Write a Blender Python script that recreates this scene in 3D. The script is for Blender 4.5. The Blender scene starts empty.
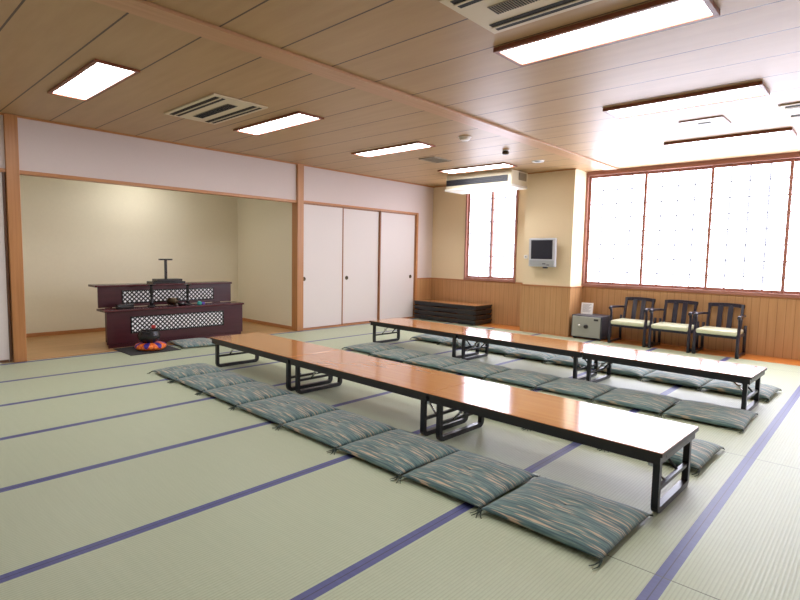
import bpy, bmesh, math, random
from mathutils import Vector, Matrix
random.seed(7)
S = bpy.context.scene
COL = S.collection
PI = math.pi

# ------------------------------------------------------------------ helpers
class MB:
    """collects shapes and links them as ONE mesh object"""
    def __init__(self): self.bm = bmesh.new()
    def _add(self, verts, faces):
        vs = [self.bm.verts.new(v) for v in verts]
        for f in faces:
            try: self.bm.faces.new([vs[i] for i in f])
            except ValueError: pass
        return self
    def box(self, a, b, bev=0.0, rot=None, seg=2):
        x0, y0, z0 = [min(a[i], b[i]) for i in range(3)]
        x1, y1, z1 = [max(a[i], b[i]) for i in range(3)]
        t = bmesh.new()
        c = Vector(((x0+x1)/2, (y0+y1)/2, (z0+z1)/2))
        bmesh.ops.create_cube(t, size=1.0)
        for v in t.verts: v.co = Vector((v.co.x*(x1-x0), v.co.y*(y1-y0), v.co.z*(z1-z0)))
        if bev > 0:
            bmesh.ops.bevel(t, geom=list(t.edges), offset=bev, segments=seg, affect='EDGES', profile=0.5)
        for v in t.verts:
            p = v.co
            if rot is not None: p = rot @ p
            v.co = p + c
        self._merge(t); return self
    def _merge(self, t):
        t.verts.ensure_lookup_table()
        m = {}
        for v in t.verts: m[v] = self.bm.verts.new(v.co)
        for f in t.faces:
            nf = self.bm.faces.new([m[v] for v in f.verts]); nf.smooth = f.smooth
        t.free()
    def tube(self, pts, r, n=10, cap=True, square=False):
        pts = [Vector(p) for p in pts]
        rs = r if isinstance(r, (list, tuple)) else [r]*len(pts)
        if square: n = 4
        rings = []
        prev = None
        for i, p in enumerate(pts):
            if i == 0: d = pts[1]-pts[0]
            elif i == len(pts)-1: d = pts[-1]-pts[-2]
            else: d = (pts[i+1]-p).normalized()+(p-pts[i-1]).normalized()
            d.normalize()
            if prev is None:
                u = Vector((0, 0, 1)) if abs(d.z) < .9 else Vector((0, 1, 0))
            else: u = prev
            s = d.cross(u).normalized(); u = s.cross(d).normalized(); prev = u
            k = rs[i]*(math.sqrt(2) if square else 1)
            if square and 0 < i < len(pts)-1:
                pass
            off = PI/4 if square else 0
            rings.append([self.bm.verts.new(p+(s*math.cos(off+2*PI*j/n)+u*math.sin(off+2*PI*j/n))*k) for j in range(n)])
        for a, b in zip(rings, rings[1:]):
            for j in range(n):
                f = self.bm.faces.new([a[j], a[(j+1) % n], b[(j+1) % n], b[j]]); f.smooth = not square
        if cap:
            self.bm.faces.new(rings[0][::-1]); self.bm.faces.new(rings[-1])
        return self
    def lathe(self, prof, c=(0, 0, 0), n=28, cap=True):
        rings = []
        for r, z in prof:
            rings.append([self.bm.verts.new((c[0]+r*math.cos(2*PI*j/n), c[1]+r*math.sin(2*PI*j/n), c[2]+z)) for j in range(n)])
        for a, b in zip(rings, rings[1:]):
            for j in range(n):
                f = self.bm.faces.new([a[j], a[(j+1) % n], b[(j+1) % n], b[j]]); f.smooth = True
        if cap:
            self.bm.faces.new(rings[0][::-1]); self.bm.faces.new(rings[-1])
        return self
    def build(self, name, mat, parent=None, kind=None):
        bmesh.ops.recalc_face_normals(self.bm, faces=list(self.bm.faces))
        me = bpy.data.meshes.new(name); self.bm.to_mesh(me); self.bm.free()
        me.materials.append(mat)
        o = bpy.data.objects.new(name, me); COL.objects.link(o)
        if parent is not None: o.parent = parent
        if kind: o['kind'] = kind
        return o

def arc_path(pts, rad, k=5):
    """polyline with its inner corners rounded"""
    pts = [Vector(p) for p in pts]; out = [pts[0]]
    for a, b, c in zip(pts, pts[1:], pts[2:]):
        d1 = (a-b).normalized(); d2 = (c-b).normalized()
        p1 = b+d1*rad; p2 = b+d2*rad
        for i in range(k+1):
            t = i/k
            out.append(p1*(1-t)**2+b*2*t*(1-t)+p2*t*t)
    out.append(pts[-1]); return out

def thing(name, label, cat, loc=(0, 0, 0), rz=0.0, group=None):
    o = bpy.data.objects.new(name, None); COL.objects.link(o)
    o.location = loc; o.rotation_euler = (0, 0, rz); o.empty_display_size = .05
    o['label'] = label; o['category'] = cat
    if group: o['group'] = group
    return o
def tag(o, label, cat, group=None):
    o['label'] = label; o['category'] = cat
    if group: o['group'] = group
    return o
def dup(root, loc, rz=0.0, label=None, scale=None):
    def cp(o, par):
        c = o.copy(); COL.objects.link(c)
        if par is not None:
            c.parent = par
        for ch in list(o.children): cp(ch, c)
        return c
    r = cp(root, None); r.location = loc; r.rotation_euler = (0, 0, rz)
    if label: r['label'] = label
    if scale: r.scale = scale
    return r
def setting(name, loc=(0, 0, 0)):
    o = bpy.data.objects.new(name, None); COL.objects.link(o); o.location = loc
    o['kind'] = 'structure'; o.empty_display_size = .05
    return o

# ------------------------------------------------------------------ materials
def srgb(r, g, b):
    f = lambda c: (c/255/12.92) if c/255 <= .04045 else ((c/255+.055)/1.055)**2.4
    return (f(r), f(g), f(b), 1)
class NT:
    def __init__(self, name):
        self.m = bpy.data.materials.new(name); self.m.use_nodes = True
        self.n = self.m.node_tree.nodes; self.l = self.m.node_tree.links
        self.b = self.n['Principled BSDF']; self.out = self.n['Material Output']
    def new(self, t, **kw):
        x = self.n.new(t)
        for k, v in kw.items(): setattr(x, k, v)
        return x
    def link(self, a, b): self.l.new(a, b)
    def inp(self, name, v): self.b.inputs[name].default_value = v
    def math(self, op, a, b=None, c=None):
        x = self.new('ShaderNodeMath', operation=op)
        for i, v in enumerate((a, b, c)):
            if v is None: continue
            if isinstance(v, (int, float)): x.inputs[i].default_value = v
            else: self.link(v, x.inputs[i])
        return x.outputs[0]
    def mix(self, f, a, b):
        x = self.new('ShaderNodeMix', data_type='RGBA')
        for s, v in ((x.inputs['Factor'], f), (x.inputs[6], a), (x.inputs[7], b)):
            if isinstance(v, (int, float, tuple)): s.default_value = v
            else: self.link(v, s)
        return x.outputs[2]
    def coords(self, scale=(1, 1, 1), kind='Object'):
        t = self.new('ShaderNodeTexCoord'); mp = self.new('ShaderNodeMapping')
        mp.inputs['Scale'].default_value = scale
        self.link(t.outputs[kind], mp.inputs[0]); return mp.outputs[0]
    def noise(self, vec, scale, detail=3, rough=.5):
        x = self.new('ShaderNodeTexNoise'); x.inputs['Scale'].default_value = scale
        x.inputs['Detail'].default_value = detail; x.inputs['Roughness'].default_value = rough
        self.link(vec, x.inputs['Vector']); return x.outputs[0]
    def ramp(self, v, stops):
        x = self.new('ShaderNodeValToRGB'); e = x.color_ramp.elements
        while len(e) < len(stops): e.new(.5)
        for el, (p, c) in zip(e, stops): el.position = p; el.color = c
        self.link(v, x.inputs[0]); return x.outputs[0]
    def xyz(self, vec):
        x = self.new('ShaderNodeSeparateXYZ'); self.link(vec, x.inputs[0]); return x.outputs
    def bump(self, h, strength=.3, dist=.01):
        x = self.new('ShaderNodeBump'); x.inputs['Strength'].default_value = strength
        x.inputs['Distance'].default_value = dist
        self.link(h, x.inputs['Height']); self.link(x.outputs[0], self.b.inputs['Normal'])

def plain(name, col, rough=.5, metal=0.0, var=.06, scale=6, spec=None, coat=0):
    t = NT(name); v = t.coords()
    n = t.noise(v, scale, 4)
    d = tuple(c*(1-var) for c in col[:3])+(1,); l = tuple(min(1, c*(1+var)) for c in col[:3])+(1,)
    t.link(t.mix(n, d, l), t.b.inputs['Base Color'])
    t.inp('Roughness', rough); t.inp('Metallic', metal)
    if spec is not None: t.inp('Specular IOR Level', spec)
    if coat: t.inp('Coat Weight', coat); t.inp('Coat Roughness', .1)
    return t.m
def wood(name, c1, c2, axis=0, rough=.4, fine=40, spec=.5, grooves=None, groove_axis=0, groove_col=(.1, .05, .02, 1), coat=0, coat_rough=.1):
    """streaky grain along one axis, optional board seams"""
    t = NT(name)
    sc = [fine, fine, fine]; sc[axis] = 1.2
    v = t.coords(tuple(sc)); n = t.noise(v, 1.0, 5, .6)
    v2 = t.coords((1, 1, 1)); n2 = t.noise(v2, 1.3, 2)
    f = t.math('MULTIPLY_ADD', n, .75, t.math('MULTIPLY', n2, .25))
    c = t.ramp(f, [(.3, c1), (.7, c2)])
    if grooves:
        pitch, width, off = grooves
        p = t.xyz(t.new('ShaderNodeTexCoord').outputs['Object'])[groove_axis]
        fr = t.math('FRACT', t.math('DIVIDE', t.math('SUBTRACT', p, off), pitch))
        g = t.math('LESS_THAN', fr, width/pitch)
        c = t.mix(g, c, groove_col)
        t.bump(t.math('SUBTRACT', 1.0, g), .35, .004)
    t.link(c, t.b.inputs['Base Color'])
    t.inp('Roughness', rough); t.inp('Specular IOR Level', spec)
    if coat: t.inp('Coat Weight', coat); t.inp('Coat Roughness', coat_rough)
    return t.m
def emit(name, col, strength):
    t = NT(name)
    e = t.new('ShaderNodeEmission'); e.inputs[0].default_value = col; e.inputs[1].default_value = strength
    v = t.coords(); n = t.noise(v, 3, 2)
    t.link(t.mix(n, tuple(c*.97 for c in col[:3])+(1,), col), e.inputs[0])
    t.link(e.outputs[0], t.out.inputs[0]); return t.m

LAMP = 11.5; PANE = 6.0; EXPO = 0.92

def mat_tatami():
    t = NT('tatami')
    o = t.xyz(t.new('ShaderNodeTexCoord').outputs['Object']); X, Y = o[0], o[1]
    P = .917
    fx = t.math('ABSOLUTE', t.math('SUBTRACT', t.math('FRACT', t.math('ADD', t.math('DIVIDE', t.math('ADD', X, .582), P), .5)), .5))
    dist = t.math('MULTIPLY', fx, P)                       # distance to the nearest border line
    border = t.math('LESS_THAN', dist, .031)
    seam = t.math('LESS_THAN', dist, .0022)
    fy = t.math('ABSOLUTE', t.math('SUBTRACT', t.math('FRACT', t.math('ADD', t.math('DIVIDE', t.math('SUBTRACT', Y, 2.215), 1.80), .5)), .5))
    end = t.math('MULTIPLY', t.math('LESS_THAN', t.math('MULTIPLY', fy, 1.80), .0035), t.math('GREATER_THAN', X, -1.499))
    rib = t.math('SINE', t.math('MULTIPLY', X, 2*PI/.0155))
    n = t.noise(t.coords((3, 60, 1)), 1.0, 4)
    n2 = t.noise(t.coords(), .8, 2)
    g = t.mix(t.math('MULTIPLY_ADD', n, .6, t.math('MULTIPLY', n2, .4)), srgb(170, 180, 151), srgb(187, 195, 168))
    g = t.mix(t.math('MULTIPLY', t.math('GREATER_THAN', rib, .55), .22), g, srgb(120, 122, 92))
    bl = t.mix(n, srgb(64, 68, 116), srgb(84, 90, 144))
    bl = t.mix(seam, bl, srgb(44, 44, 80))
    c = t.mix(border, g, bl)
    c = t.mix(t.math('MULTIPLY', end, .75), c, srgb(70, 72, 60))
    t.link(c, t.b.inputs['Base Color'])
    h = t.math('MULTIPLY', t.math('SUBTRACT', 1.0, border), t.math('MULTIPLY_ADD', rib, .5, .5))
    h = t.math('SUBTRACT', h, t.math('MULTIPLY', end, 1.5))
    t.bump(h, .4, .003)
    t.inp('Roughness', .45); t.inp('Specular IOR Level', .45)
    return t.m
def mat_shoji():
    """backlit paper with the silhouette of its lattice behind it"""
    t = NT('shoji_paper')
    o = t.xyz(t.new('ShaderNodeTexCoord').outputs['Object']); X, Z = o[0], o[2]
    def lines(v, pitch, w):
        fr = t.math('ABSOLUTE', t.math('SUBTRACT', t.math('FRACT', t.math('ADD', t.math('DIVIDE', v, pitch), .5)), .5))
        return t.math('LESS_THAN', t.math('MULTIPLY', fr, pitch), w)
    lx = lines(X, .2265, .011); lz = lines(t.math('SUBTRACT', Z, 2.602), .2195, .011)
    both = t.math('MULTIPLY', lx, lz)
    k = t.math('MAXIMUM', t.math('MULTIPLY', lx, .925), t.math('MULTIPLY', lz, .915))
    k = t.math('MAXIMUM', k, t.math('MULTIPLY', both, .95))
    n = t.noise(t.coords(), 2.5, 2)
    e = t.new('ShaderNodeEmission')
    t.link(t.mix(n, (.81, .82, 1, 1), (.84, .85, 1, 1)), e.inputs[0])
    t.link(t.math('MULTIPLY', t.math('SUBTRACT', 1.0, k), PANE), e.inputs[1])
    t.link(e.outputs[0], t.out.inputs[0])
    return t.m
def mat_cushion(name, base, lo, hi):
    t = NT(name)
    v = t.coords((5.0, 100, 20)); n = t.noise(v, 1.0, 2, .5)
    v2 = t.coords((7.0, 110, 10)); v2m = t.new('ShaderNodeVectorMath', operation='ADD'); v2m.inputs[1].default_value = (7.3, 2.1, 4)
    t.link(v2, v2m.inputs[0]); n2 = t.noise(v2m.outputs[0], 1.0, 2, .45)
    c = t.ramp(n, [(.34, lo), (.52, base), (.68, srgb(124, 146, 134))])
    c = t.mix(t.math('MULTIPLY', t.ramp(n2, [(.57, (0, 0, 0, 1)), (.66, (1, 1, 1, 1))]), .8), c, hi)
    t.link(c, t.b.inputs['Base Color'])
    t.inp('Roughness', .75); t.inp('Sheen Weight', .3)
    t.bump(t.noise(t.coords((90, 90, 90)), 2.0, 2), .25, .003)
    return t.m
def mat_lattice():
    """white diamond net over black"""
    t = NT('lattice_net')
    o = t.xyz(t.new('ShaderNodeTexCoord').outputs['Object']); Y, Z = o[1], o[2]
    p = .060
    a = t.math('FRACT', t.math('DIVIDE', t.math('ADD', Y, Z), p)); b = t.math('FRACT', t.math('DIVIDE', t.math('SUBTRACT', Y, Z), p))
    la = t.math('GREATER_THAN', a, .58); lb = t.math('GREATER_THAN', b, .58)
    k = t.math('MAXIMUM', la, lb)
    t.link(t.mix(k, srgb(240, 240, 240), srgb(14, 13, 14)), t.b.inputs['Base Color'])
    t.inp('Roughness', .5); return t.m
def mat_brocade():
    t = NT('brocade')
    o = t.xyz(t.new('ShaderNodeTexCoord').outputs['Object'])
    ang = t.math('ARCTAN2', o[1], o[0])
    k = t.math('SINE', t.math('MULTIPLY', ang, 7))
    f = t.math('GREATER_THAN', t.math('ADD', k, t.math('MULTIPLY', o[2], 18)), 1.55)
    n = t.noise(t.coords(), 45, 2)
    c = t.mix(f, t.ramp(n, [(.4, srgb(206, 62, 20)), (.6, srgb(246, 140, 50))]), srgb(50, 34, 140))
    t.link(c, t.b.inputs['Base Color']); t.inp('Roughness', .5); return t.m

M = {}
M['tatami'] = mat_tatami()
M['shoji'] = mat_shoji()
M['ceil'] = wood('ceiling_board', srgb(170, 136, 94), srgb(184, 150, 107), 0, .45, 10, .5, (.4625, .013, 1.7635), 1, srgb(62, 40, 26), .16, .42)
M['beam'] = wood('pale_hinoki', srgb(182, 138, 100), srgb(198, 154, 116), 1, .4, 30)
M['post'] = wood('honey_post', srgb(162, 108, 60), srgb(190, 134, 84), 2, .4, 40)
M['rail'] = wood('honey_rail', srgb(170, 112, 66), srgb(196, 138, 88), 1, .4, 40)
M['redwood'] = wood('window_frame_wood', srgb(148, 98, 84), srgb(168, 118, 100), 2, .4, 40)
M['redrail'] = wood('window_rail_wood', srgb(148, 98, 84), srgb(168, 118, 100), 0, .4, 40)
M['lampframe'] = wood('lamp_frame_wood', srgb(120, 66, 44), srgb(150, 90, 60), 0, .4, 40)
M['wainx'] = wood('wainscot_along_window_wall', srgb(172, 128, 82), srgb(192, 148, 102), 2, .4, 24, .5, (.098, .005, 0), 0, srgb(140, 98, 60))
M['wainy'] = wood('wainscot_along_side', srgb(172, 128, 82), srgb(192, 148, 102), 2, .4, 24, .5, (.098, .005, 0), 1, srgb(140, 98, 60))
M['cap'] = wood('wainscot_cap', srgb(160, 104, 62), srgb(184, 128, 82), 0, .4, 40)
M['floorwood'] = wood('orange_floor_wood', srgb(192, 112, 44), srgb(214, 138, 66), 0, .32, 30)
M['alcfloor'] = wood('alcove_floor_wood', srgb(170, 128, 76), srgb(196, 156, 104), 1, .35, 30, .5, (.30, .004, 0), 0, srgb(120, 84, 48))
M['cream'] = plain('cream_wallpaper', srgb(226, 207, 172), .8, 0, .03, 40)
M['alcwall'] = plain('alcove_plaster', srgb(230, 223, 198), .8, 0, .03, 30)
M['white'] = plain('white_plaster', srgb(212, 198, 192), .8, 0, .02, 40)
M['fusuma'] = plain('fusuma_paper', srgb(216, 207, 202), .7, 0, .02, 50)
M['tabletop'] = wood('tabletop_laminate', srgb(178, 116, 66), srgb(196, 136, 82), 0, .13, 26, .5, coat=.5, coat_rough=.09)
M['black'] = plain('black_enamel', (.012, .012, .015, 1), .32, 0, .1)
M['blacklam'] = plain('black_edge', (.02, .017, .017, 1), .4, 0, .1)
M['steel'] = plain('bright_steel', (.75, .75, .76, 1), .2, 1.0, .03)
M['brass'] = plain('dark_brass', (.09, .065, .04, 1), .35, 1.0, .1)
M['cushion'] = mat_cushion('zabuton_cloth', srgb(84, 115, 114), srgb(52, 80, 86), srgb(206, 178, 146))
M['thread'] = plain('green_thread', srgb(40, 54, 46), .8)
M['darkwood'] = wood('dark_stained_frame', srgb(84, 54, 34), srgb(108, 72, 46), 2, .4, 40)
M['stile'] = wood('sliding_door_stile', srgb(134, 86, 52), srgb(158, 108, 70), 2, .4, 40)
M['lacq'] = wood('dark_red_lacquer', srgb(54, 20, 26), srgb(74, 30, 36), 1, .3, 20)
M['lacq2'] = wood('dark_red_lacquer_top', srgb(64, 24, 28), srgb(84, 34, 38), 1, .25, 20)
M['lattice'] = mat_lattice()
M['blk'] = plain('black_lacquer', (.010, .009, .010, 1), .25, 0, .1)
M['mat'] = plain('black_mat', (.025, .025, .027, 1), .8)
M['redcloth'] = plain('red_cloth', srgb(170, 26, 22), .6)
M['brocade'] = mat_brocade()
M['chair'] = wood('dark_chair_wood', srgb(26, 24, 36), srgb(44, 40, 54), 2, .28, 40)
M['seat'] = plain('pale_green_vinyl', srgb(206, 208, 176), .35, 0, .04)
M['safegrey'] = plain('safe_grey', srgb(150, 150, 140), .45, 0, .04)
M['safedark'] = plain('safe_dark', srgb(60, 60, 68), .45, 0, .05)
M['paper'] = plain('paper', srgb(238, 238, 238), .7, 0, .01)
M['ink'] = plain('grey_ink', srgb(150, 150, 155), .7)
M['silver'] = plain('silver_plastic', srgb(188, 190, 196), .35, 0, .02)
M['silver2'] = plain('silver_dark_plastic', srgb(160, 164, 166), .4, 0, .02)
M['screen'] = plain('screen_glass', (.02, .022, .035, 1), .22, 0, .05)
M['acbody'] = plain('ac_casing', srgb(226, 216, 190), .45, 0, .02)
M['acwhite'] = plain('ac_panel', srgb(240, 238, 230), .4, 0, .02)
M['acdark'] = plain('ac_grille', (.02, .022, .03, 1), .5, 0, .1)
M['vent'] = plain('vent_panel', srgb(214, 200, 172), .45, 0, .03)
M['ventgrey'] = plain('vent_grille', srgb(150, 138, 118), .5, 0, .03)
M['ventdark'] = plain('vent_slot', (.008, .008, .009, 1), .7, 0, .1)
M['plast'] = plain('white_plastic', srgb(236, 232, 226), .4, 0, .02)
M['lamp'] = emit('lamp_diffuser', (.97, .97, 1, 1), LAMP)
M['teal'] = plain('teal_glaze', srgb(70, 170, 160), .2, 0, .3, 60)
M['violet'] = plain('violet_cloth', srgb(90, 60, 170), .5)

# ------------------------------------------------------------------ the room
XL, YB, ZC = -7.067, 8.601, 2.697          # left wall, window wall, ceiling
XR, YN = 1.72, -2.2                        # unseen side and rear wall
ZW, ZD = .812, 2.085
def st(name, mb, mat, parent=None): return mb.build(name, mat, parent, None if parent else 'structure')

st('floor', MB().box((XL, YN, -.05), (XR, 8.105, 0)), M['tatami'])
st('trim_1', MB().box((XL, 8.105, -.05), (XR, YB, .002)), M['floorwood'])
st('ceiling', MB().box((XL-.1, YN-.1, ZC), (XR+.1, YB+.1, ZC+.1)), M['ceil'])
st('trim_2', MB().box((-3.445, YN, ZC-.022), (-3.245, 8.45, ZC-.0005), .004), M['beam'])
# left wall above the openings, and behind the doors
L0, L1, L2, L3 = 1.345, 1.466, 5.15, 5.275   # the two posts
st('wall_left', MB().box((XL-.10, YN, ZD+.03), (XL, YB, ZC))
   .box((XL-.10, 8.13, 0), (XL, YB, ZD+.03)).box((XL-.10, YN, 0), (XL-.05, L0, ZD+.03)).box((XL-.10, L2+.02, 0), (XL-.05, 8.13, ZD+.03)), M['white'])
st('trim_3', MB().box((XL-.12, L0, 0), (XL+.035, L1, ZC-.001), .006), M['post'])
st('trim_4', MB().box((XL-.12, L2, 0), (XL+.035, L3, ZC-.001), .006), M['post'])
st('trim_5', MB().box((XL-.10, L1, ZD-.01), (XL+.012, L2, ZD+.03), .003), M['rail'])
st('trim_6', MB().box((XL-.05, L3, ZD+.005), (XL+.018, 8.13, ZD+.04), .003).box((XL-.05, 8.075, 0), (XL+.02, 8.13, ZD+.005), .003)
   .box((XL-.05, L3, 0), (XL+.012, 8.075, .018), .003), M['rail'])
st('trim_7', MB().box((XL, L1, ZC-.022), (XL+.022, L2, ZC-.001)).box((XL, L3, ZC-.022), (XL+.022, YB, ZC-.001)).box((XL, YN, ZC-.022), (XL+.022, L0, ZC-.001)), M['rail'])
st('trim_8', MB().box((XL-.05, YN, ZD-.01), (XL+.012, L0, ZD+.03), .003), M['rail'])
# sill board of the alcove
st('trim_9', MB().box((XL-.03, L1, -.04), (XL+.0, L2, .004), .002), M['rail'])
# alcove
XA = -8.95
st('floor_alcove', MB().box((XA, L0-.1, -.05), (XL-.03, L2+.06, .001)), M['alcfloor'])
st('wall_alcove_back', MB().box((XA-.1, L0-.2, 0), (XA, L2+.2, 2.6)), M['alcwall'])
st('wall_alcove_right', MB().box((XA, 5.20, 0), (XL-.12, 5.30, 2.6)), M['alcwall'])
st('wall_alcove_left', MB().box((XA, L0-.1, 0), (XL-.12, L0+.02, 2.6)), M['alcwall'])
alc_ceiling = st('ceiling_alcove', MB().box((XA-.1, L0-.2, 2.55), (XL-.10, L2+.2, 2.62)), M['white'])
st('baseboard_alcove', MB().box((XA, L0+.02, 0), (XA+.015, 5.20, .055), .002).box((XA, 5.185, 0), (XL-.12, 5.20, .055), .002), M['rail'])
# sliding doors in front of the closet, each with its round pull
def door(n, y0, y1, xoff, ypull):
    d = setting('door_%d' % n, (XL, (y0+y1)/2, 0))
    w = (y1-y0)/2
    MB().box((xoff-.022, -w+.018, .03), (xoff, w-.018, ZD-.015)).build('door_panel', M['fusuma'], d)
    MB().box((xoff-.026, -w, .019), (xoff+.004, -w+.026, ZD+.004), .002).box((xoff-.026, w-.026, .019), (xoff+.004, w, ZD+.004), .002) \
        .box((xoff-.026, -w+.026, .019), (xoff+.004, w-.026, .032)).box((xoff-.026, -w+.026, ZD-.017), (xoff+.004, w-.026, ZD+.004)).build('door_frame', M['stile'], d)
    yp = ypull-(y0+y1)/2
    pull = MB()
    pr = [(.001, .002), (.026, .002), (.030, .006), (.034, .006), (.036, 0)]
    pull.lathe(pr, (0, 0, 0), 20, False)
    o = pull.build('door_pull', M['brass'], d)
    o.rotation_euler = (0, PI/2, 0); o.location = (xoff+.001, yp, .85)
door(1, L3, 6.165, -.012, 5.315)
door(2, 6.150, 7.085, -.043, 6.275)
door(3, 7.070, 8.074, -.012, 7.945)
# the sliding screen left of the near post
dl = setting('door_4', (XL, .42, 0))
MB().box((-.035, -.90, .03), (-.015, .90, ZD-.012)).build('door_panel', M['fusuma'], dl)
MB().box((-.04, .895, .01), (-.005, .918, ZD-.011), .003).box((-.04, -.92, .01), (-.005, -.885, ZD-.011), .003).box((-.04, -.885, .01), (-.005, .885, .035)).build('door_frame', M['darkwood'], dl)

# window wall with two openings
X1a, X1b = -6.215, -5.06       # small window
X2a, X2b = -3.787, 1.68        # large window
Zb, Zt = .832, 2.654
PX0, PX1, PY = -4.65, -3.787, 8.146
st('wall_window', MB().box((XL, YB, 0), (XR, YB+.15, Zb)).box((XL, YB, Zt), (XR, YB+.15, ZC))
   .box((XL, YB, Zb), (X1a, YB+.15, Zt)).box((X1b, YB, Zb), (X2a, YB+.15, Zt)).box((X2b, YB, Zb), (XR, YB+.15, Zt)), M['cream'])
st('wall_pillar', MB().box((PX0, PY, 0), (PX1, YB, ZC)), M['cream'])
st('wall_right', MB().box((XR, YN, 0), (XR+.1, YB, ZC)), M['white'])
st('wall_back', MB().box((XL, YN-.1, 0), (XR, YN, ZC)), M['white'])
# wainscot panelling and its cap
e = .012
st('trim_10', MB().box((XL+e, YB-e, .002), (PX0, YB, ZW-.02)).box((PX1, YB-e, .002), (XR, YB, ZW-.02)).box((PX0-e, PY-e, .0), (PX1+e, PY, ZW-.02)), M['wainx'])
st('trim_11', MB().box((XL, 8.135, .002), (XL+e, YB, ZW-.02)).box((PX1, PY, .002), (PX1+e, YB-e, ZW-.02)).box((PX0-e, PY, .002), (PX0, YB-e, ZW-.02)), M['wainy'])
c = .02
st('trim_12', MB().box((XL+c, YB-c, ZW-.02), (PX0-c, YB, ZW+.004), .003).box((PX1+c, YB-c, ZW-.02), (XR, YB, ZW+.004), .003)
   .box((PX0-c, PY-c, ZW-.02), (PX1+c, PY, ZW+.004), .003).box((XL, 8.135, ZW-.02), (XL+c, YB, ZW+.004), .003)
   .box((PX1, PY, ZW-.02), (PX1+c, YB, ZW+.004), .003).box((PX0-c, PY, ZW-.02), (PX0, YB, ZW+.004), .003), M['cap'])
st('trim_13', MB().box((XL+.022, YB-.018, ZC-.018), (PX0, YB, ZC-.001)).box((PX0-.018, PY-.018, ZC-.016), (PX1+.018, PY, ZC-.001)), M['rail'])

def shoji(parent, x0, x1, z0, z1, y):
    w = .038
    f = MB().box((x0, y-.014, z0), (x0+w, y+.014, z1), .002).box((x1-w, y-.014, z0), (x1, y+.014, z1), .002) \
        .box((x0+w, y-.014, z0), (x1-w, y+.014, z0+w)).box((x0+w, y-.014, z1-w), (x1-w, y+.014, z1))
    p = MB().box((-(x1-x0)/2+w, -.003, z0+w), ((x1-x0)/2-w, .003, z1-w)).build('shoji_paper', M['shoji'], parent)
    p.location = ((x0+x1)/2, y, 0)
    f.build('shoji_frame', M['redwood'], p).location = (-(x0+x1)/2, -y, 0)
def window(n, xa, xb, mull):
    w = setting('window_%d' % n)
    f = .036
    MB().box((xa, YB-.03, Zb), (xa+f, YB+.12, Zt), .003).box((xb-f, YB-.03, Zb), (xb, YB+.12, Zt), .003).build('window_frame', M['redwood'], w)
    MB().box((xa, YB-.035, Zb-.02), (xb, YB+.12, Zb+f-.012), .003).box((xa, YB-.035, Zt-f+.01), (xb, YB+.12, Zt+.02), .003).build('window_rail', M['redrail'], w)
    xs = [xa+f]+list(mull)+[xb-f]
    for i, (a, b) in enumerate(zip(xs, xs[1:])):
        shoji(w, a-(.019 if i else 0), b+(.019 if i < len(xs)-2 else 0), Zb+.026, Zt-.028, YB+.03+.032*(i % 2))
window(1, X1a, X1b, [-5.632])
window(2, X2a, X2b, [-2.86, -1.9525, -1.0406, -.13, .78])
# head board between the large window and the ceiling
st('trim_14', MB().box((X2a+.02, YB-.04, Zt+.02), (XR, YB, ZC-.001), .003), M['redrail'])

# ------------------------------------------------------------------ ceiling fittings
def lamp(cx, cy, label, L=1.27, W=.33):
    D = -.020 if cx < -3 else -.030
    t = thing('ceiling_light', label, 'ceiling light', (cx, cy, ZC), 0, 'fluorescent ceiling lights')
    a, b, f = L/2, W/2, .03
    MB().box((-a, -b, D), (a, -b+f, -.0005), .003).box((-a, b-f, D), (a, b, -.0005), .003) \
        .box((-a, -b+f, D), (-a+f, b-f, -.0005), .003).box((a-f, -b+f, D), (a, b-f, -.0005), .003).build('lamp_frame', M['lampframe'], t)
    MB().box((-a+f, -b+f, D+.012), (a-f, b-f, -.0005)).build('diffuser', M['lamp'], t)
lamp(-5.13, 1.60, 'wood framed ceiling light over the alcove end, nearest in the left column')
lamp(-5.12, 3.46, 'wood framed ceiling light beside the slotted vent above the near tables')
lamp(-5.08, 5.27, 'wood framed ceiling light in front of the small dark square vent')
lamp(-5.03, 7.19, 'wood framed ceiling light right in front of the hanging air conditioner', 1.30, .37)
lamp(-1.465, 3.36, 'largest wood framed ceiling light, beside the vent at the top edge', 1.29, .37)
lamp(-1.485, 5.27, 'wood framed ceiling light second from the large window', 1.27, .38)
lamp(-1.505, 7.19, 'wood framed ceiling light closest to the large window', 1.27, .40)
lamp(-1.46, 1.45, 'wood framed ceiling light out of view above the right side of the tables')
lamp(-5.13, -.26, 'wood framed ceiling light out of view left of the picture')
def cassette(cx, cy, label, rz=0):
    t = thing('ceiling_vent', label, 'air conditioner vent', (cx, cy, ZC), rz, 'slotted ceiling air conditioner vents')
    MB().box((-.53, -.285, -.014), (.53, .285, -.0005), .003).build('vent_panel', M['vent'], t)
    for s in (-1, 1):
        for k in (0, 1):
            y = s*(.165+.06*k)
            MB().box((-.48, y-.021, -.017), (.48, y+.021, -.010)).build('vent_slot', M['ventdark'], t)
        MB().box((-.49, s*.195-.008, -.022), (.49, s*.195+.008, -.0135), .002).build('vent_blade', M['vent'], t)
    g = MB().box((-.36, -.055, -.018), (.36, .055, -.0135)).build('vent_grille', M['ventgrey'], t)
    b = MB()
    for i in range(44): b.box((-.352+i*.0163, -.05, -.021), (-.352+i*.0163+.0045, .05, -.0178))
    b.build('grille_slat', M['ventdark'], g)
cassette(-5.13, 2.73, 'cream slotted ceiling vent between the two nearest left lights')
cassette(-1.43, 2.675, 'cream slotted ceiling vent cut by the top edge of the picture')
cassette(-.33, 6.23, 'ceiling vent near the large window, cut by the right edge')
t = thing('ceiling_hatch', 'small square ceiling hatch between two lights near the large window', 'hatch', (-1.515, 6.22, ZC))
MB().box((-.19, -.175, -.010), (.19, .175, -.0005), .002).build('hatch_panel', M['plast'], t)
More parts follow.
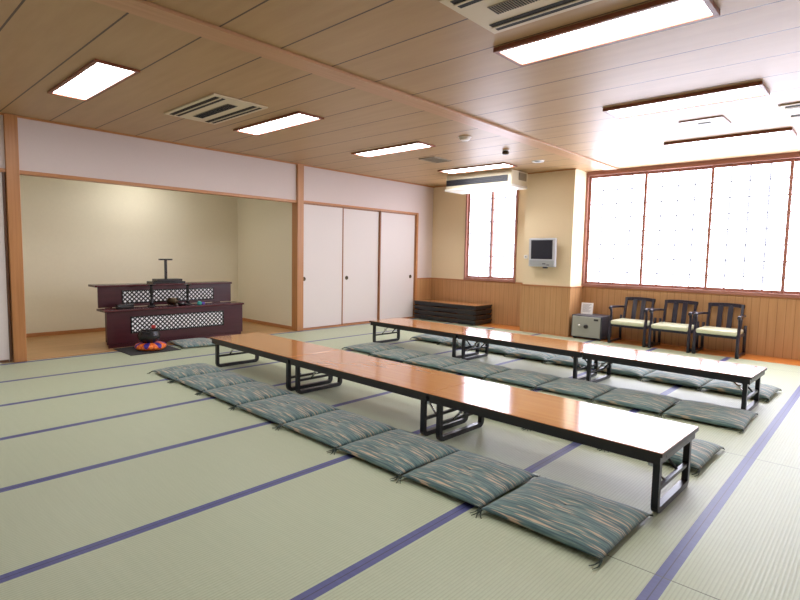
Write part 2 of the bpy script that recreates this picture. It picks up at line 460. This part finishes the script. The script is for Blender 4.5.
MB().box((-.20, -.185, -.012), (.20, -.175, -.0005)).box((-.20, .175, -.012), (.20, .185, -.0005)).box((-.20, -.175, -.012), (-.19, .175, -.0005)).box((.19, -.175, -.012), (.20, .175, -.0005)).build('hatch_frame', M['lampframe'], t)
MB().box((-.06, -.03, -.02), (.06, .03, -.009), .004).build('hatch_latch', M['silver2'], t)
t = thing('square_vent', 'small dark square exhaust vent in the ceiling near the corner', 'vent', (-5.08, 6.21, ZC))
MB().box((-.15, -.20, -.012), (.15, -.175, -.0005)).box((-.15, .175, -.012), (.15, .20, -.0005)).box((-.15, -.175, -.012), (-.125, .175, -.0005)).box((.125, -.175, -.012), (.15, .175, -.0005)).build('vent_frame', M['ventgrey'], t)
b = MB()
for i in range(9): b.box((-.125, -.165+i*.037, -.010), (.125, -.150+i*.037, -.004))
b.build('vent_slat', M['ventgrey'], t)
MB().box((-.125, -.175, -.004), (.125, .175, -.0005)).build('vent_back', M['ventdark'], t)
t = thing('smoke_detector', 'white round smoke detector beside the long ceiling batten', 'smoke detector', (-3.86, 5.265, ZC))
MB().lathe([(.001, -.040), (.05, -.040), (.062, -.030), (.065, -.012)], (0, 0, 0)).build('detector_cover', M['plast'], t)
MB().lathe([(.075, -.012), (.078, -.008), (.078, -.0005)], (0, 0, 0)).build('detector_base', M['plast'], t)
t = thing('ceiling_spotlight', 'small brown round fitting hanging from the ceiling near the window side', 'spotlight', (-3.885, 6.226, ZC))
MB().lathe([(.001, -.062), (.040, -.058), (.048, -.042), (.044, -.022), (.03, -.012)], (0, 0, 0)).build('spot_body', M['brass'], t)
MB().lathe([(.045, -.012), (.048, -.006), (.048, -.0005)], (0, 0, 0)).build('spot_base', M['plast'], t)
t = thing('downlight', 'flat white round ceiling fitting in front of the pillar', 'ceiling fitting', (-3.94, 7.205, ZC))
MB().lathe([(.055, -.006), (.085, -.014), (.09, -.0005)], (0, 0, 0), 28, False).build('trim_ring', M['plast'], t)
MB().lathe([(.001, -.02), (.03, -.018), (.054, -.006)], (0, 0, 0)).build('reflector', M['silver2'], t)
# lamp inside the alcove
t = bpy.data.objects.new('alcove_lamp', None); COL.objects.link(t); t.location = (-8.15, 3.35, 2.55); t.parent = alc_ceiling; t['kind'] = 'structure'
MB().lathe([(.001, -.04), (.10, -.035), (.12, -.012)], (0, 0, 0)).build('lamp_glass', emit('alcove_lamp_glass', (1, .98, .95, 1), 52), t)
MB().lathe([(.125, -.012), (.13, -.006), (.13, -.0005)], (0, 0, 0)).build('lamp_base', M['plast'], t)

# ceiling hung air conditioner over the small window
t = thing('ceiling_air_conditioner', 'cream ceiling-hung air conditioner above the small window', 'air conditioner', (-5.28, 7.86, ZC))
MB().box((-.67, -.27, -.235), (.67, .25, -.0005), .012).build('casing', M['acbody'], t)
lv = MB().box((-.655, -.282, -.185), (.60, -.262, -.085), .003).build('air_outlet', M['acdark'], t)
b = MB()
for i in range(3): b.box((-.65, -.286, -.168+i*.03), (.595, -.281, -.163+i*.03))
b.build('louver', M['safedark'], lv)
MB().box((-.68, -.30, -.275), (.68, .24, -.236), .012).build('bottom_panel', M['acwhite'], t)
MB().box((.671, -.05, -.15), (.685, .18, -.03), .004).build('end_cap', M['ventgrey'], t)

# ------------------------------------------------------------------ low folding tables
HT = .335
def table(L, loc, rz, label, ins=(.07, .07)):
    W, T = .60, .022
    t = thing('low_table', label, 'table', loc, rz, 'low folding tables')
    a, w = L/2-.0015, W/2
    MB().box((-a, -w, HT-T), (a, w, HT), .003).build('table_top', M['tabletop'], t)
    MB().box((-a-.0005, -w-.0015, HT-T-.001), (a+.0005, -w+.002, HT-.004)).box((-a-.0005, w-.002, HT-T-.001), (a+.0005, w+.0015, HT-.004)) \
        .box((-a-.001, -w, HT-T-.001), (-a+.002, w, HT-.004)).box((a-.002, -w, HT-T-.001), (a+.001, w, HT-.004)).build('edge_band', M['blacklam'], t)
    MB().box((-a+.012, -w+.012, HT-.066), (a-.012, -w+.032, HT-T)).box((-a+.012, w-.032, HT-.066), (a-.012, w-.012, HT-T)) \
        .box((-a+.012, -w+.032, HT-.066), (-a+.030, w-.032, HT-T)).box((a-.030, -w+.032, HT-.066), (a-.012, w-.032, HT-T)).build('apron', M['black'], t)
    for s in (-1, 1):
        x = s*(a-(ins[0] if s < 0 else ins[1])); y = w-.055
        lg = MB()
        lg.tube(arc_path([(x, -y, HT-.06), (x, -y, .0165), (x, y, .0165), (x, y, HT-.06)], .035), .0165, square=True)
        lg = lg.build('leg', M['black'], t)
        MB().tube([(x, -y+.015, .125), (x, y-.015, .125)], .010, square=True).build('cross_bar', M['black'], lg)
        for q in (-1, 1):
            br = MB().tube([(x-s*.005, q*.10, .128), (x-s*.075, q*.10, .20), (x-s*.19, q*.10, HT-.05)], .008, 8)
            br.box((x-s*.06, q*.10-.012, .185), (x-s*.09, q*.10+.012, .215), .004)
            br.box((x-s*.17, q*.10-.02, HT-.058), (x-s*.22, q*.10+.02, HT-T))
            br.build('brace', M['steel'] if q < 0 else M['black'], lg)
        MB().box((x-.025, -.20, HT-.05), (x+.025, .20, HT-T)).build('hinge_plate', M['black'], lg)
    return t
def row(x_right, lens, y_right, slope, labels, end):
    x = x_right
    for L, lab in zip(lens, labels):
        xc = x-L/2
        yc = y_right+slope*(xc-x_right)+.30
        table(L, (xc, yc, 0), math.atan(slope), lab, (.07, end) if lab == labels[0] else (.05, .07) if lab == labels[-1] else (.07, .07))
        x -= L+.002
row(-.738, [1.515, 1.655, 1.49], 2.70, -.022, [
    'low folding table nearest the camera, right end of the front table row',
    'low folding table in the middle of the front table row',
    'low folding table at the left end of the front row, by the alcove'], .036)
row(-.756, [1.465, 1.585, 1.575], 5.060, -.030, [
    'low folding table at the right end of the back row, shining white under the window',
    'low folding table in the middle of the back table row',
    'low folding table at the left end of the back row, near the sliding doors'], .05)
# folded tables stacked in the far corner
def folded(k, label):
    t = thing('folded_table', label, 'table', (-6.27, 8.285, .0025+k*.092), 0, 'folded tables stacked in the corner')
    a, w = .755, .27
    MB().box((-a, -w, .070), (a, w, .091), .003).build('table_top', M['tabletop'], t)
    MB().box((-a-.001, -w-.0015, .064), (a+.001, -w+.002, .0905)).box((-a-.001, w-.002, .064), (a+.001, w+.0015, .0905)) \
        .box((-a-.001, -w, .064), (-a+.002, w, .0905)).box((a-.002, -w, .064), (a+.001, w, .0905)).build('edge_band', M['blacklam'], t)
    MB().box((-a+.008, -w+.008, .020), (a-.008, -w+.028, .064)).box((-a+.008, w-.028, .020), (a-.008, w-.008, .064)) \
        .box((-a+.008, -w+.028, .020), (-a+.026, w-.028, .064)).box((a-.026, -w+.028, .020), (a-.008, w-.028, .064)).build('apron', M['black'], t)
    for s in (-1, 1):
        MB().tube(arc_path([(s*.66, -.20, .013), (s*.30, -.20, .013), (s*.30, .20, .013), (s*.66, .20, .013)], .03), .012, square=True).build('folded_leg', M['black'], t)
for k, s in enumerate(('bottom table of the folded black stack in the far corner', 'second table from the bottom of the folded corner stack',
                       'third table from the bottom of the folded corner stack', 'topmost folded table of the corner stack, its wood top showing')):
    folded(k, s)

# ------------------------------------------------------------------ floor cushions
def cushion_mesh(w, d, h, n=26):
    bm = bmesh.new()
    def P(u, v, s):
        e = (1-abs(u)**2.6)*(1-abs(v)**2.6)
        e = max(e, 0)**.45
        px = u*w/2*(1-.035*(1-abs(u))*0-.022*(1-v*v)*abs(u))
        py = v*d/2*(1-.022*(1-u*u)*abs(v))
        dimple = math.exp(-((u*u+v*v)/.012))*.010
        wav = .0025*math.sin(7*u+3*v)+.002*math.sin(5*v-4*u+1)
        zz = (h*.62*e+wav*e-dimple) if s > 0 else -h*.38*e
        return (px, py, h*.38+zz)
    grid = {}
    for s in (1, -1):
        for i in range(n+1):
            for j in range(n+1):
                u, v = 2*i/n-1, 2*j/n-1
                u = math.sin(u*PI/2)*.35+u*.65; v = math.sin(v*PI/2)*.35+v*.65
                edge = i in (0, n) or j in (0, n)
                if s == -1 and edge: grid[s, i, j] = grid[1, i, j]
                else: grid[s, i, j] = bm.verts.new(P(u, v, s))
    for s in (1, -1):
        for i in range(n):
            for j in range(n):
                q = [grid[s, i, j], grid[s, i+1, j], grid[s, i+1, j+1], grid[s, i, j+1]]
                f = bm.faces.new(q if s > 0 else q[::-1]); f.smooth = True
    return bm
CW, CD, CH = .572, .55, .068
def make_cushion(label, group):
    t = thing('floor_cushion', label, 'cushion', (0, 0, 0), 0, group)
    mb = MB(); mb.bm.free(); mb.bm = cushion_mesh(CW, CD, CH)
    mb.build('cushion_cover', M['cushion'], t)
    for sx in (-1, 1):
        for sy in (-1, 1):
            x, y = sx*(CW/2-.004), sy*(CD/2-.004)
            tb = MB()
            tb.tube([(x-sx*.012, y-sy*.012, .024), (x, y, .022), (x+sx*.003, y+sy*.03, .008), (x-sx*.01, y+sy*.058, .004)], [.006, .005, .0028, .0018], 6)
            tb.tube([(x, y, .022), (x-sx*.012, y+sy*.028, .010), (x-sx*.03, y+sy*.045, .004)], [.004, .0026, .0018], 6)
            tb.build('tassel', M['thread'], t)
    MB().tube([(-.02, 0, CH*.86), (0, 0, CH*.88), (.02, 0, CH*.86)], .0025, 6).build('center_stitch', M['thread'], t)
    return t
ORD = ['', 'second', 'third', 'fourth', 'fifth', 'sixth', 'seventh']
first = None
def put_cushion(x0, x1, y, rz, label, group, sy=1.0, sz=1.0):
    global first
    sc = ((x1-x0)/(CW+.008), sy, sz)
    loc = ((x0+x1)/2, y, .0008)
    if first is None:
        first = make_cushion(label, group); r = first
        r.location = loc; r.rotation_euler = (0, 0, rz); r.scale = sc
    else:
        r = dup(first, loc, rz, label, sc); r['group'] = group
# row in front of the near tables, left to right
bx = [-5.53, -4.99, -4.405, -3.805, -3.155, -2.52, -1.945, -1.40, -.778]
lab = ['green striped floor cushion at the far left end of the nearest cushion row'] + \
      ['green striped floor cushion, %s from the left in the nearest cushion row' % ORD[k] for k in range(1, 7)] + \
      ['large looking green striped floor cushion by the nearest table leg, front row right end']
for k in range(8):
    xm = (bx[k]+bx[k+1])/2
    put_cushion(bx[k], bx[k+1], 2.405-.022*(xm+.8)+random.uniform(-.006, .006), -.02+random.uniform(-.012, .012), lab[k], 'cushions along the front of the near tables', 1.03)
# cushions behind the near tables, only the ones that show
lab = ['floor cushion sticking out behind the right end of the front table', 'floor cushion mostly hidden behind the front right table, next to the one sticking out',
       'floor cushion hidden behind the front tables with only its tassel showing']
for k in range(3):
    put_cushion(-.735-.57*(k+1), -.735-.57*k, 3.735+.004*k, -.02, lab[k], 'cushions behind the near tables', 1.0, 1.25)
# row in front of the back tables, right to left
lab = ['green floor cushion at the right end of the middle cushion row'] + \
      ['green floor cushion, %s from the right in the middle cushion row' % ORD[k] for k in range(1, 7)] + \
      ['green floor cushion at the left end of the middle cushion row']
for k in range(8):
    put_cushion(-.715-.572*(k+1), -.715-.572*k, 4.85+random.uniform(-.012, .012)+(.06 if k == 7 else 0), random.uniform(-.012, .012), lab[k], 'cushions between the two table rows', 1.07)
# row behind the back tables
lab = ['grey green floor cushion at the right end behind the back tables'] + \
      ['grey green floor cushion seen under the back tables, %s from the right' % ORD[k] for k in range(1, 7)] + \
      ['grey green floor cushion at the left end behind the back tables']
for k in range(8):
    x1 = -.71-.566*k
    put_cushion(x1-.566, x1, 6.02+.026*k+random.uniform(-.015, .015), -.02+random.uniform(-.02, .02), lab[k], 'cushions behind the back tables', 1.0, 1.35)
# ------------------------------------------------------------------ altar in the alcove
A = thing('altar_stand', 'two tiered dark red wooden altar with white lattice panels', 'altar', (-7.27, 3.33, 0))
fr = 0.0
lc = MB().box((fr-.025, -.955, .05), (fr, .970, .47), .004).build('lower_panel', M['lacq'], A)
MB().box((fr-.030, -.935, .0025), (fr-.010, .950, .05)).build('plinth', M['lacq'], lc)
for yy in (-.80, .80):
    MB().box((fr-.26, yy-.015, .0025), (fr-.03, yy+.015, .47), .003).build('side_board', M['lacq'], A)
def lattice(par, x, y0, y1, z0, z1):
    f = .014
    MB().box((x-.004, y0-f, z0-f), (x+.010, y1+f, z0), .002).box((x-.004, y0-f, z1), (x+.010, y1+f, z1+f), .002) \
        .box((x-.004, y0-f, z0), (x+.010, y0, z1), .002).box((x-.004, y1, z0), (x+.010, y1+f, z1), .002).build('lattice_frame', M['blk'], par)
    MB().box((x-.002, y0, z0), (x+.004, y1, z1)).build('lattice_panel', M['lattice'], par)
lattice(lc, fr, -.655, .640, .19, .385)
MB().box((fr-.28, -.985, .47), (fr+.025, .985, .497), .004).build('lower_top', M['lacq2'], A)
uc = MB().box((fr-.355, -.945, .498), (fr-.33, .962, .772), .004).build('upper_panel', M['lacq'], A)
for yy in (-.78, .78):
    MB().box((fr-.56, yy-.015, .0025), (fr-.358, yy+.015, .772), .003).build('side_board', M['lacq'], A)
lattice(uc, fr-.33, -.64, .655, .555, .71)
MB().box((fr-.58, -.985, .772), (fr-.305, .968, .800), .004).build('upper_top', M['lacq2'], A)
def yz(o, x, y, z): o.location = (x, y, z)
t = thing('memorial_stand', 'black T-shaped picture stand on its box base atop the altar', 'stand', (-7.715, 3.33, .8005))
MB().box((-.11, -.235, 0), (.11, .235, .028), .003).box((-.09, -.165, .028), (.09, .20, .062), .003).build('base', M['blk'], t)
MB().box((-.012, -.022, .062), (.012, .012, .335), .002).build('post', M['blk'], t)
MB().box((-.03, -.095, .330), (.03, .085, .352), .003).build('cross_piece', M['blk'], t)
Z1 = .4975
def candle(y, label, h):
    t = thing('candlestick', label, 'candlestick', (-7.40, y, Z1), 0, 'candlesticks on the altar')
    MB().lathe([(.001, 0), (.055, 0), (.058, .012), (.04, .022), (.018, .035)], (0, 0, 0), 20).build('foot', M['blk'], t)
    MB().lathe([(.022, .03), (.028, .06), (.017, .09), (.017, .17), (.026, .20), (.017, h-.04), (.02, h-.02)], (0, 0, 0), 16).build('stem', M['blk'], t)
    MB().lathe([(.012, h-.022), (.03, h-.018), (.055, h-.006), (.055, h), (.001, h)], (0, 0, 0), 20).build('drip_pan', M['blk'], t)
candle(2.99, 'left black candlestick on the lower tier of the altar', .31)
candle(3.50, 'right black candlestick on the lower tier of the altar', .30)
t = thing('incense_burner', 'small dark brass incense bowl between the two candlesticks', 'incense burner', (-7.38, 3.27, Z1))
MB().lathe([(.001, .018), (.045, .018), (.075, .045), (.082, .075), (.070, .098), (.074, .106), (.066, .106), (.06, .085), (.001, .08)], (0, 0, 0), 24).build('bowl', M['brass'], t)
b = MB()
for k in range(3):
    q = 2*PI*k/3
    b.tube([(.05*math.cos(q), .05*math.sin(q), .03), (.06*math.cos(q), .06*math.sin(q), .0)], [.012, .008], 8)
b.build('feet', M['brass'], t)
t = thing('lidded_box', 'low black lidded box at the left end of the altar tier', 'box', (-7.37, 2.63, Z1))
MB().box((-.05, -.10, 0), (.05, .10, .042), .008).build('box_body', M['blk'], t)
MB().box((-.054, -.104, .043), (.054, .104, .058), .007).build('lid', M['blk'], t)
t = thing('ash_dish', 'shallow black dish beside the right candlestick', 'dish', (-7.345, 3.385, Z1))
MB().lathe([(.001, 0), (.04, 0), (.055, .02), (.058, .035), (.052, .035), (.045, .015), (.001, .012)], (0, 0, 0), 20).build('dish_bowl', M['blk'], t)
t = thing('small_ornament', 'tiny teal and violet ornament right of the candlesticks', 'ornament', (-7.34, 3.645, Z1))
MB().lathe([(.001, 0), (.03, 0), (.036, .02), (.025, .045), (.001, .052)], (0, 0, 0), 16).build('glazed_body', M['teal'], t)
MB().box((-.02, .034, 0), (.02, .075, .035), .008).build('violet_bow', M['violet'], t)
# mat, gong and cushion before the altar
tag(MB().box((-7.21, 2.42, .0008), (-6.62, 3.03, .010), .003).build('floor_mat', M['mat']), 'black square mat on the tatami under the bowl gong', 'mat')
t = thing('gong_cushion', 'round orange and blue brocade cushion under the bowl gong', 'cushion', (-6.86, 2.75, .0105))
MB().lathe([(.001, .0), (.14, .0), (.178, .022), (.188, .045), (.175, .072), (.13, .090), (.001, .092)], (0, 0, 0), 40).build('cushion_body', M['brocade'], t)
t = thing('bowl_gong', 'black bowl gong on the orange brocade cushion', 'gong', (-6.86, 2.73, .1035))
MB().lathe([(.001, 0), (.07, .0), (.115, .03), (.134, .075), (.130, .115), (.112, .142), (.116, .150), (.104, .150), (.102, .12), (.09, .05), (.001, .03)], (0, 0, 0), 36).build('bowl', M['blk'], t)
t = thing('gong_striker', 'red tipped striker resting across the bowl gong', 'striker', (-6.86, 2.76, .2535))
MB().tube([(.02, -.135, .012), (0, .12, .012)], .010, 10).build('handle', M['blk'], t)
MB().lathe([(.001, .0), (.024, .006), (.028, .028), (.018, .046), (.001, .05)], (-.004, .03, .018), 16).build('striker_head', M['redcloth'], t)
r = dup(first, (-6.915, 3.365, .0008), -.10, 'single floor cushion lying in front of the altar', (1.06, .95, .8)); r['group'] = 'floor cushion before the altar'

# ------------------------------------------------------------------ chairs by the window
def make_chair(label):
    t = thing('arm_chair', label, 'chair', (0, 0, 0), 0, 'low armchairs under the window')
    w = .255                                       # half width between the side frames
    sq = lambda mb, pts, r: mb.tube(pts, r, square=True)
    for s in (-1, 1):
        x = s*w
        lg = MB()
        lg.tube([(x, -.235, .0), (x, -.240, .15), (x, -.235, .31), (x, -.205, .39), (x, -.20, .46), (x, -.225, .53)], [.024, .021, .022, .020, .018, .020], 8)
        lg.tube([(x, .215, .0), (x, .20, .15), (x, .195, .30), (x, .205, .40)], [.019, .020, .020, .018], 8)
        lg.box((x-.016, -.235, .006), (x+.016, .215, .034), .005)
        lg.build('side_frame', M['chair'], t)
        MB().tube([(x, -.275, .535), (x, -.22, .545), (x, -.05, .543), (x-s*.006, .14, .535), (x-s*.035, .232, .528)], [.020, .022, .018, .017, .015], 8).build('armrest', M['chair'], t)
        xs = s*.20
        MB().tube([(xs, .165, .27), (xs, .185, .36), (xs, .225, .54), (xs, .265, .675)], .016, square=True).build('back_post', M['chair'], t)
        MB().tube([(s*.055, .180, .30), (s*.055, .193, .40), (s*.055, .222, .54), (s*.055, .252, .655)], .010, square=True) \
            .box((s*.055-.030, .188, .33), (s*.055+.030, .196, .36)).build('back_slat_core', M['chair'], t).name = 'slat_core'
    for o in [c for c in t.children if c.name.startswith('slat_core')]:
        bpy.data.objects.remove(o)
    for s in (-1, 1):                              # two broad slats
        sl = MB(); x = s*.062; pts = [(.178, .30), (.192, .40), (.222, .54), (.250, .655)]
        v = []
        for (y, z) in pts: v += [(x-.032, y-.006, z), (x+.032, y-.006, z), (x+.032, y+.006, z), (x-.032, y+.006, z)]
        f = [(0, 1, 2, 3), (12, 15, 14, 13)]
        for k in range(3):
            a = 4*k
            for j in range(4): f.append((a+j, a+(j+1) % 4, a+4+(j+1) % 4, a+4+j))
        sl._add(v, f); sl.build('back_slat', M['chair'], t)
    tr = MB()
    for k in range(8):
        u0, u1 = -1+k/4, -1+(k+1)/4
        z0 = .690-.012*u0*u0; z1 = .690-.012*u1*u1
        y0 = .262-.0*u0; y1 = .262
        tr._add([(u0*.222, y0-.013, z0-.05), (u1*.222, y1-.013, z1-.05), (u1*.222, y1+.015, z1-.05), (u0*.222, y0+.015, z0-.05),
                 (u0*.222, y0-.009, z0), (u1*.222, y1-.009, z1), (u1*.222, y1+.019, z1), (u0*.222, y0+.019, z0)],
                [(3, 2, 1, 0), (4, 5, 6, 7), (0, 1, 5, 4), (2, 3, 7, 6)]+([(0, 4, 7, 3)] if k == 0 else [])+([(1, 2, 6, 5)] if k == 7 else []))
    bmesh.ops.remove_doubles(tr.bm, verts=list(tr.bm.verts), dist=1e-5)
    tr.build('top_rail', M['chair'], t)
    MB().box((-w, -.245, .255), (w, -.215, .30), .005).box((-w, .165, .255), (w, .195, .30), .005) \
        .box((-w, -.215, .258), (-w+.025, .165, .298)).box((w-.025, -.215, .258), (w, .165, .298)).build('seat_frame', M['chair'], t)
    st_ = MB().box((-w+.012, -.262, .288), (w-.012, .180, .352), .024, None, 4)
    for f in st_.bm.faces: f.smooth = True
    st_.build('seat_cushion', M['seat'], t)
    return t
ch = make_chair('dark wooden armchair next to the grey safe, pale green seat'); ch.location = (-2.822, 8.285, .0025)
dup(ch, (-2.236, 8.275, .0025), 0, 'dark wooden armchair in the middle of the three under the window')
dup(ch, (-1.655, 8.270, .0025), 0, 'dark wooden armchair at the right end of the three under the window')

# safe with a leaning notice
t = thing('safe', 'grey metal safe on the wood floor beside the chairs', 'safe', (-3.46, 8.285, .0025))
MB().box((-.245, -.20, .02), (.245, .22, .375), .006).build('safe_body', M['safedark'], t)
d = MB().box((-.225, -.222, .035), (.225, -.2005, .362), .008).build('safe_door', M['safegrey'], t)
MB().lathe([(.001, .028), (.030, .026), (.034, .0)], (0, 0, 0), 24).build('dial', M['black'], d)
o = d.children[-1]; o.rotation_euler = (PI/2, 0, 0); o.location = (.005, -.222, .205)
k = MB().lathe([(.001, .02), (.022, .018), (.024, 0)], (0, 0, 0), 20).build('keyhole_cover', M['steel'], d)
k.rotation_euler = (PI/2, 0, 0); k.location = (-.10, -.222, .21)
MB().box((.125, -.228, .305), (.195, -.221, .335), .003).build('name_plate', M['black'], d)
b = MB()
for sx in (-.20, .20):
    for sy in (-.16, .18): b.box((sx-.02, sy-.02, 0), (sx+.02, sy+.02, .02))
b.build('feet', M['black'], t)
t = thing('notice_card', 'white printed notice card standing on top of the safe', 'card', (-3.565, 8.30, .378))
t.rotation_euler = (0, 0, .05)
cs = MB().box((-.095, -.003, 0), (.095, .003, .185)).build('card_sheet', M['paper'], t); cs.rotation_euler = (-.16, 0, 0); cs.location = (0, .012, .001)
b = MB()
for i in range(8):
    b.box((-.07, -.0045, .155-i*.017), (.07-.02*(i % 3), -.0028, .161-i*.017))
b.build('printed_lines', M['ink'], cs)
MB().box((-.05, .018, .0005), (.05, .065, .010), .002).build('card_foot', M['paper'], t)

# wall television on the pillar
t = thing('television', 'small silver television mounted on the cream pillar', 'television', (-4.245, 8.07, 1.365))
t.rotation_euler = (.03, 0, -.06); t.scale = (1.05, 1, 1.06)
MB().box((-.235, -.055, -.225), (.235, .005, .22), .014).build('cabinet', M['silver'], t)
MB().box((-.19, -.0585, -.105), (.19, -.0535, .19), .002).build('screen', M['screen'], t)
sp = MB().box((-.215, -.0575, -.205), (.215, -.054, -.125), .002).build('speaker_panel', M['silver2'], t)
MB().box((.02, -.061, -.185), (.075, -.0572, -.17), .001).build('control_button', M['safedark'], sp)
MB().box((.095, -.061, -.2), (.14, -.0572, -.188), .001).build('control_button', M['safedark'], sp)
MB().box((-.10, .004, -.12), (.10, .071, .12), .004).build('wall_bracket', M['silver2'], t)
MB().box((.02, -.05, -.248), (.10, -.02, -.224), .004).build('cable_outlet', M['safedark'], t)
t = thing('wall_socket', 'small white socket plate on the pillar left of the television', 'socket', (-4.605, 8.145, 1.285))
MB().box((-.035, -.012, -.03), (.035, -.0005, .03), .003).build('plate', M['plast'], t)
MB().box((-.015, -.016, -.012), (.015, -.0115, .012), .001).build('socket_face', M['silver2'], t)

# ------------------------------------------------------------------ world, camera, view
w = bpy.data.worlds.new('World'); S.world = w; w.use_nodes = True
w.node_tree.nodes['Background'].inputs[0].default_value = (.8, .88, 1, 1)
w.node_tree.nodes['Background'].inputs[1].default_value = 1.0
cam = bpy.data.cameras.new('camera'); co = bpy.data.objects.new('camera', cam); COL.objects.link(co); S.camera = co
F, YAW, PIT, ROL, H = 528.813, math.radians(42.7507), math.radians(-4.81), math.radians(1.1204), 1.2656
fw = Vector((-math.sin(YAW)*math.cos(PIT), math.cos(YAW)*math.cos(PIT), math.sin(PIT)))
rt = Vector((math.cos(YAW), math.sin(YAW), 0)); up = rt.cross(fw)
r2 = rt*math.cos(ROL)+up*math.sin(ROL); u2 = -rt*math.sin(ROL)+up*math.cos(ROL)
co.matrix_world = Matrix(((r2.x, u2.x, -fw.x, 0), (r2.y, u2.y, -fw.y, 0), (r2.z, u2.z, -fw.z, H), (0, 0, 0, 1)))
cam.sensor_width = 36; cam.sensor_fit = 'HORIZONTAL'; cam.lens = 36*F/800; cam.clip_start = .05; cam.clip_end = 60
vs = S.view_settings
vs.view_transform = 'Standard'; vs.look = 'None'; vs.gamma = 1; vs.use_curve_mapping = False
vs.exposure = EXPO
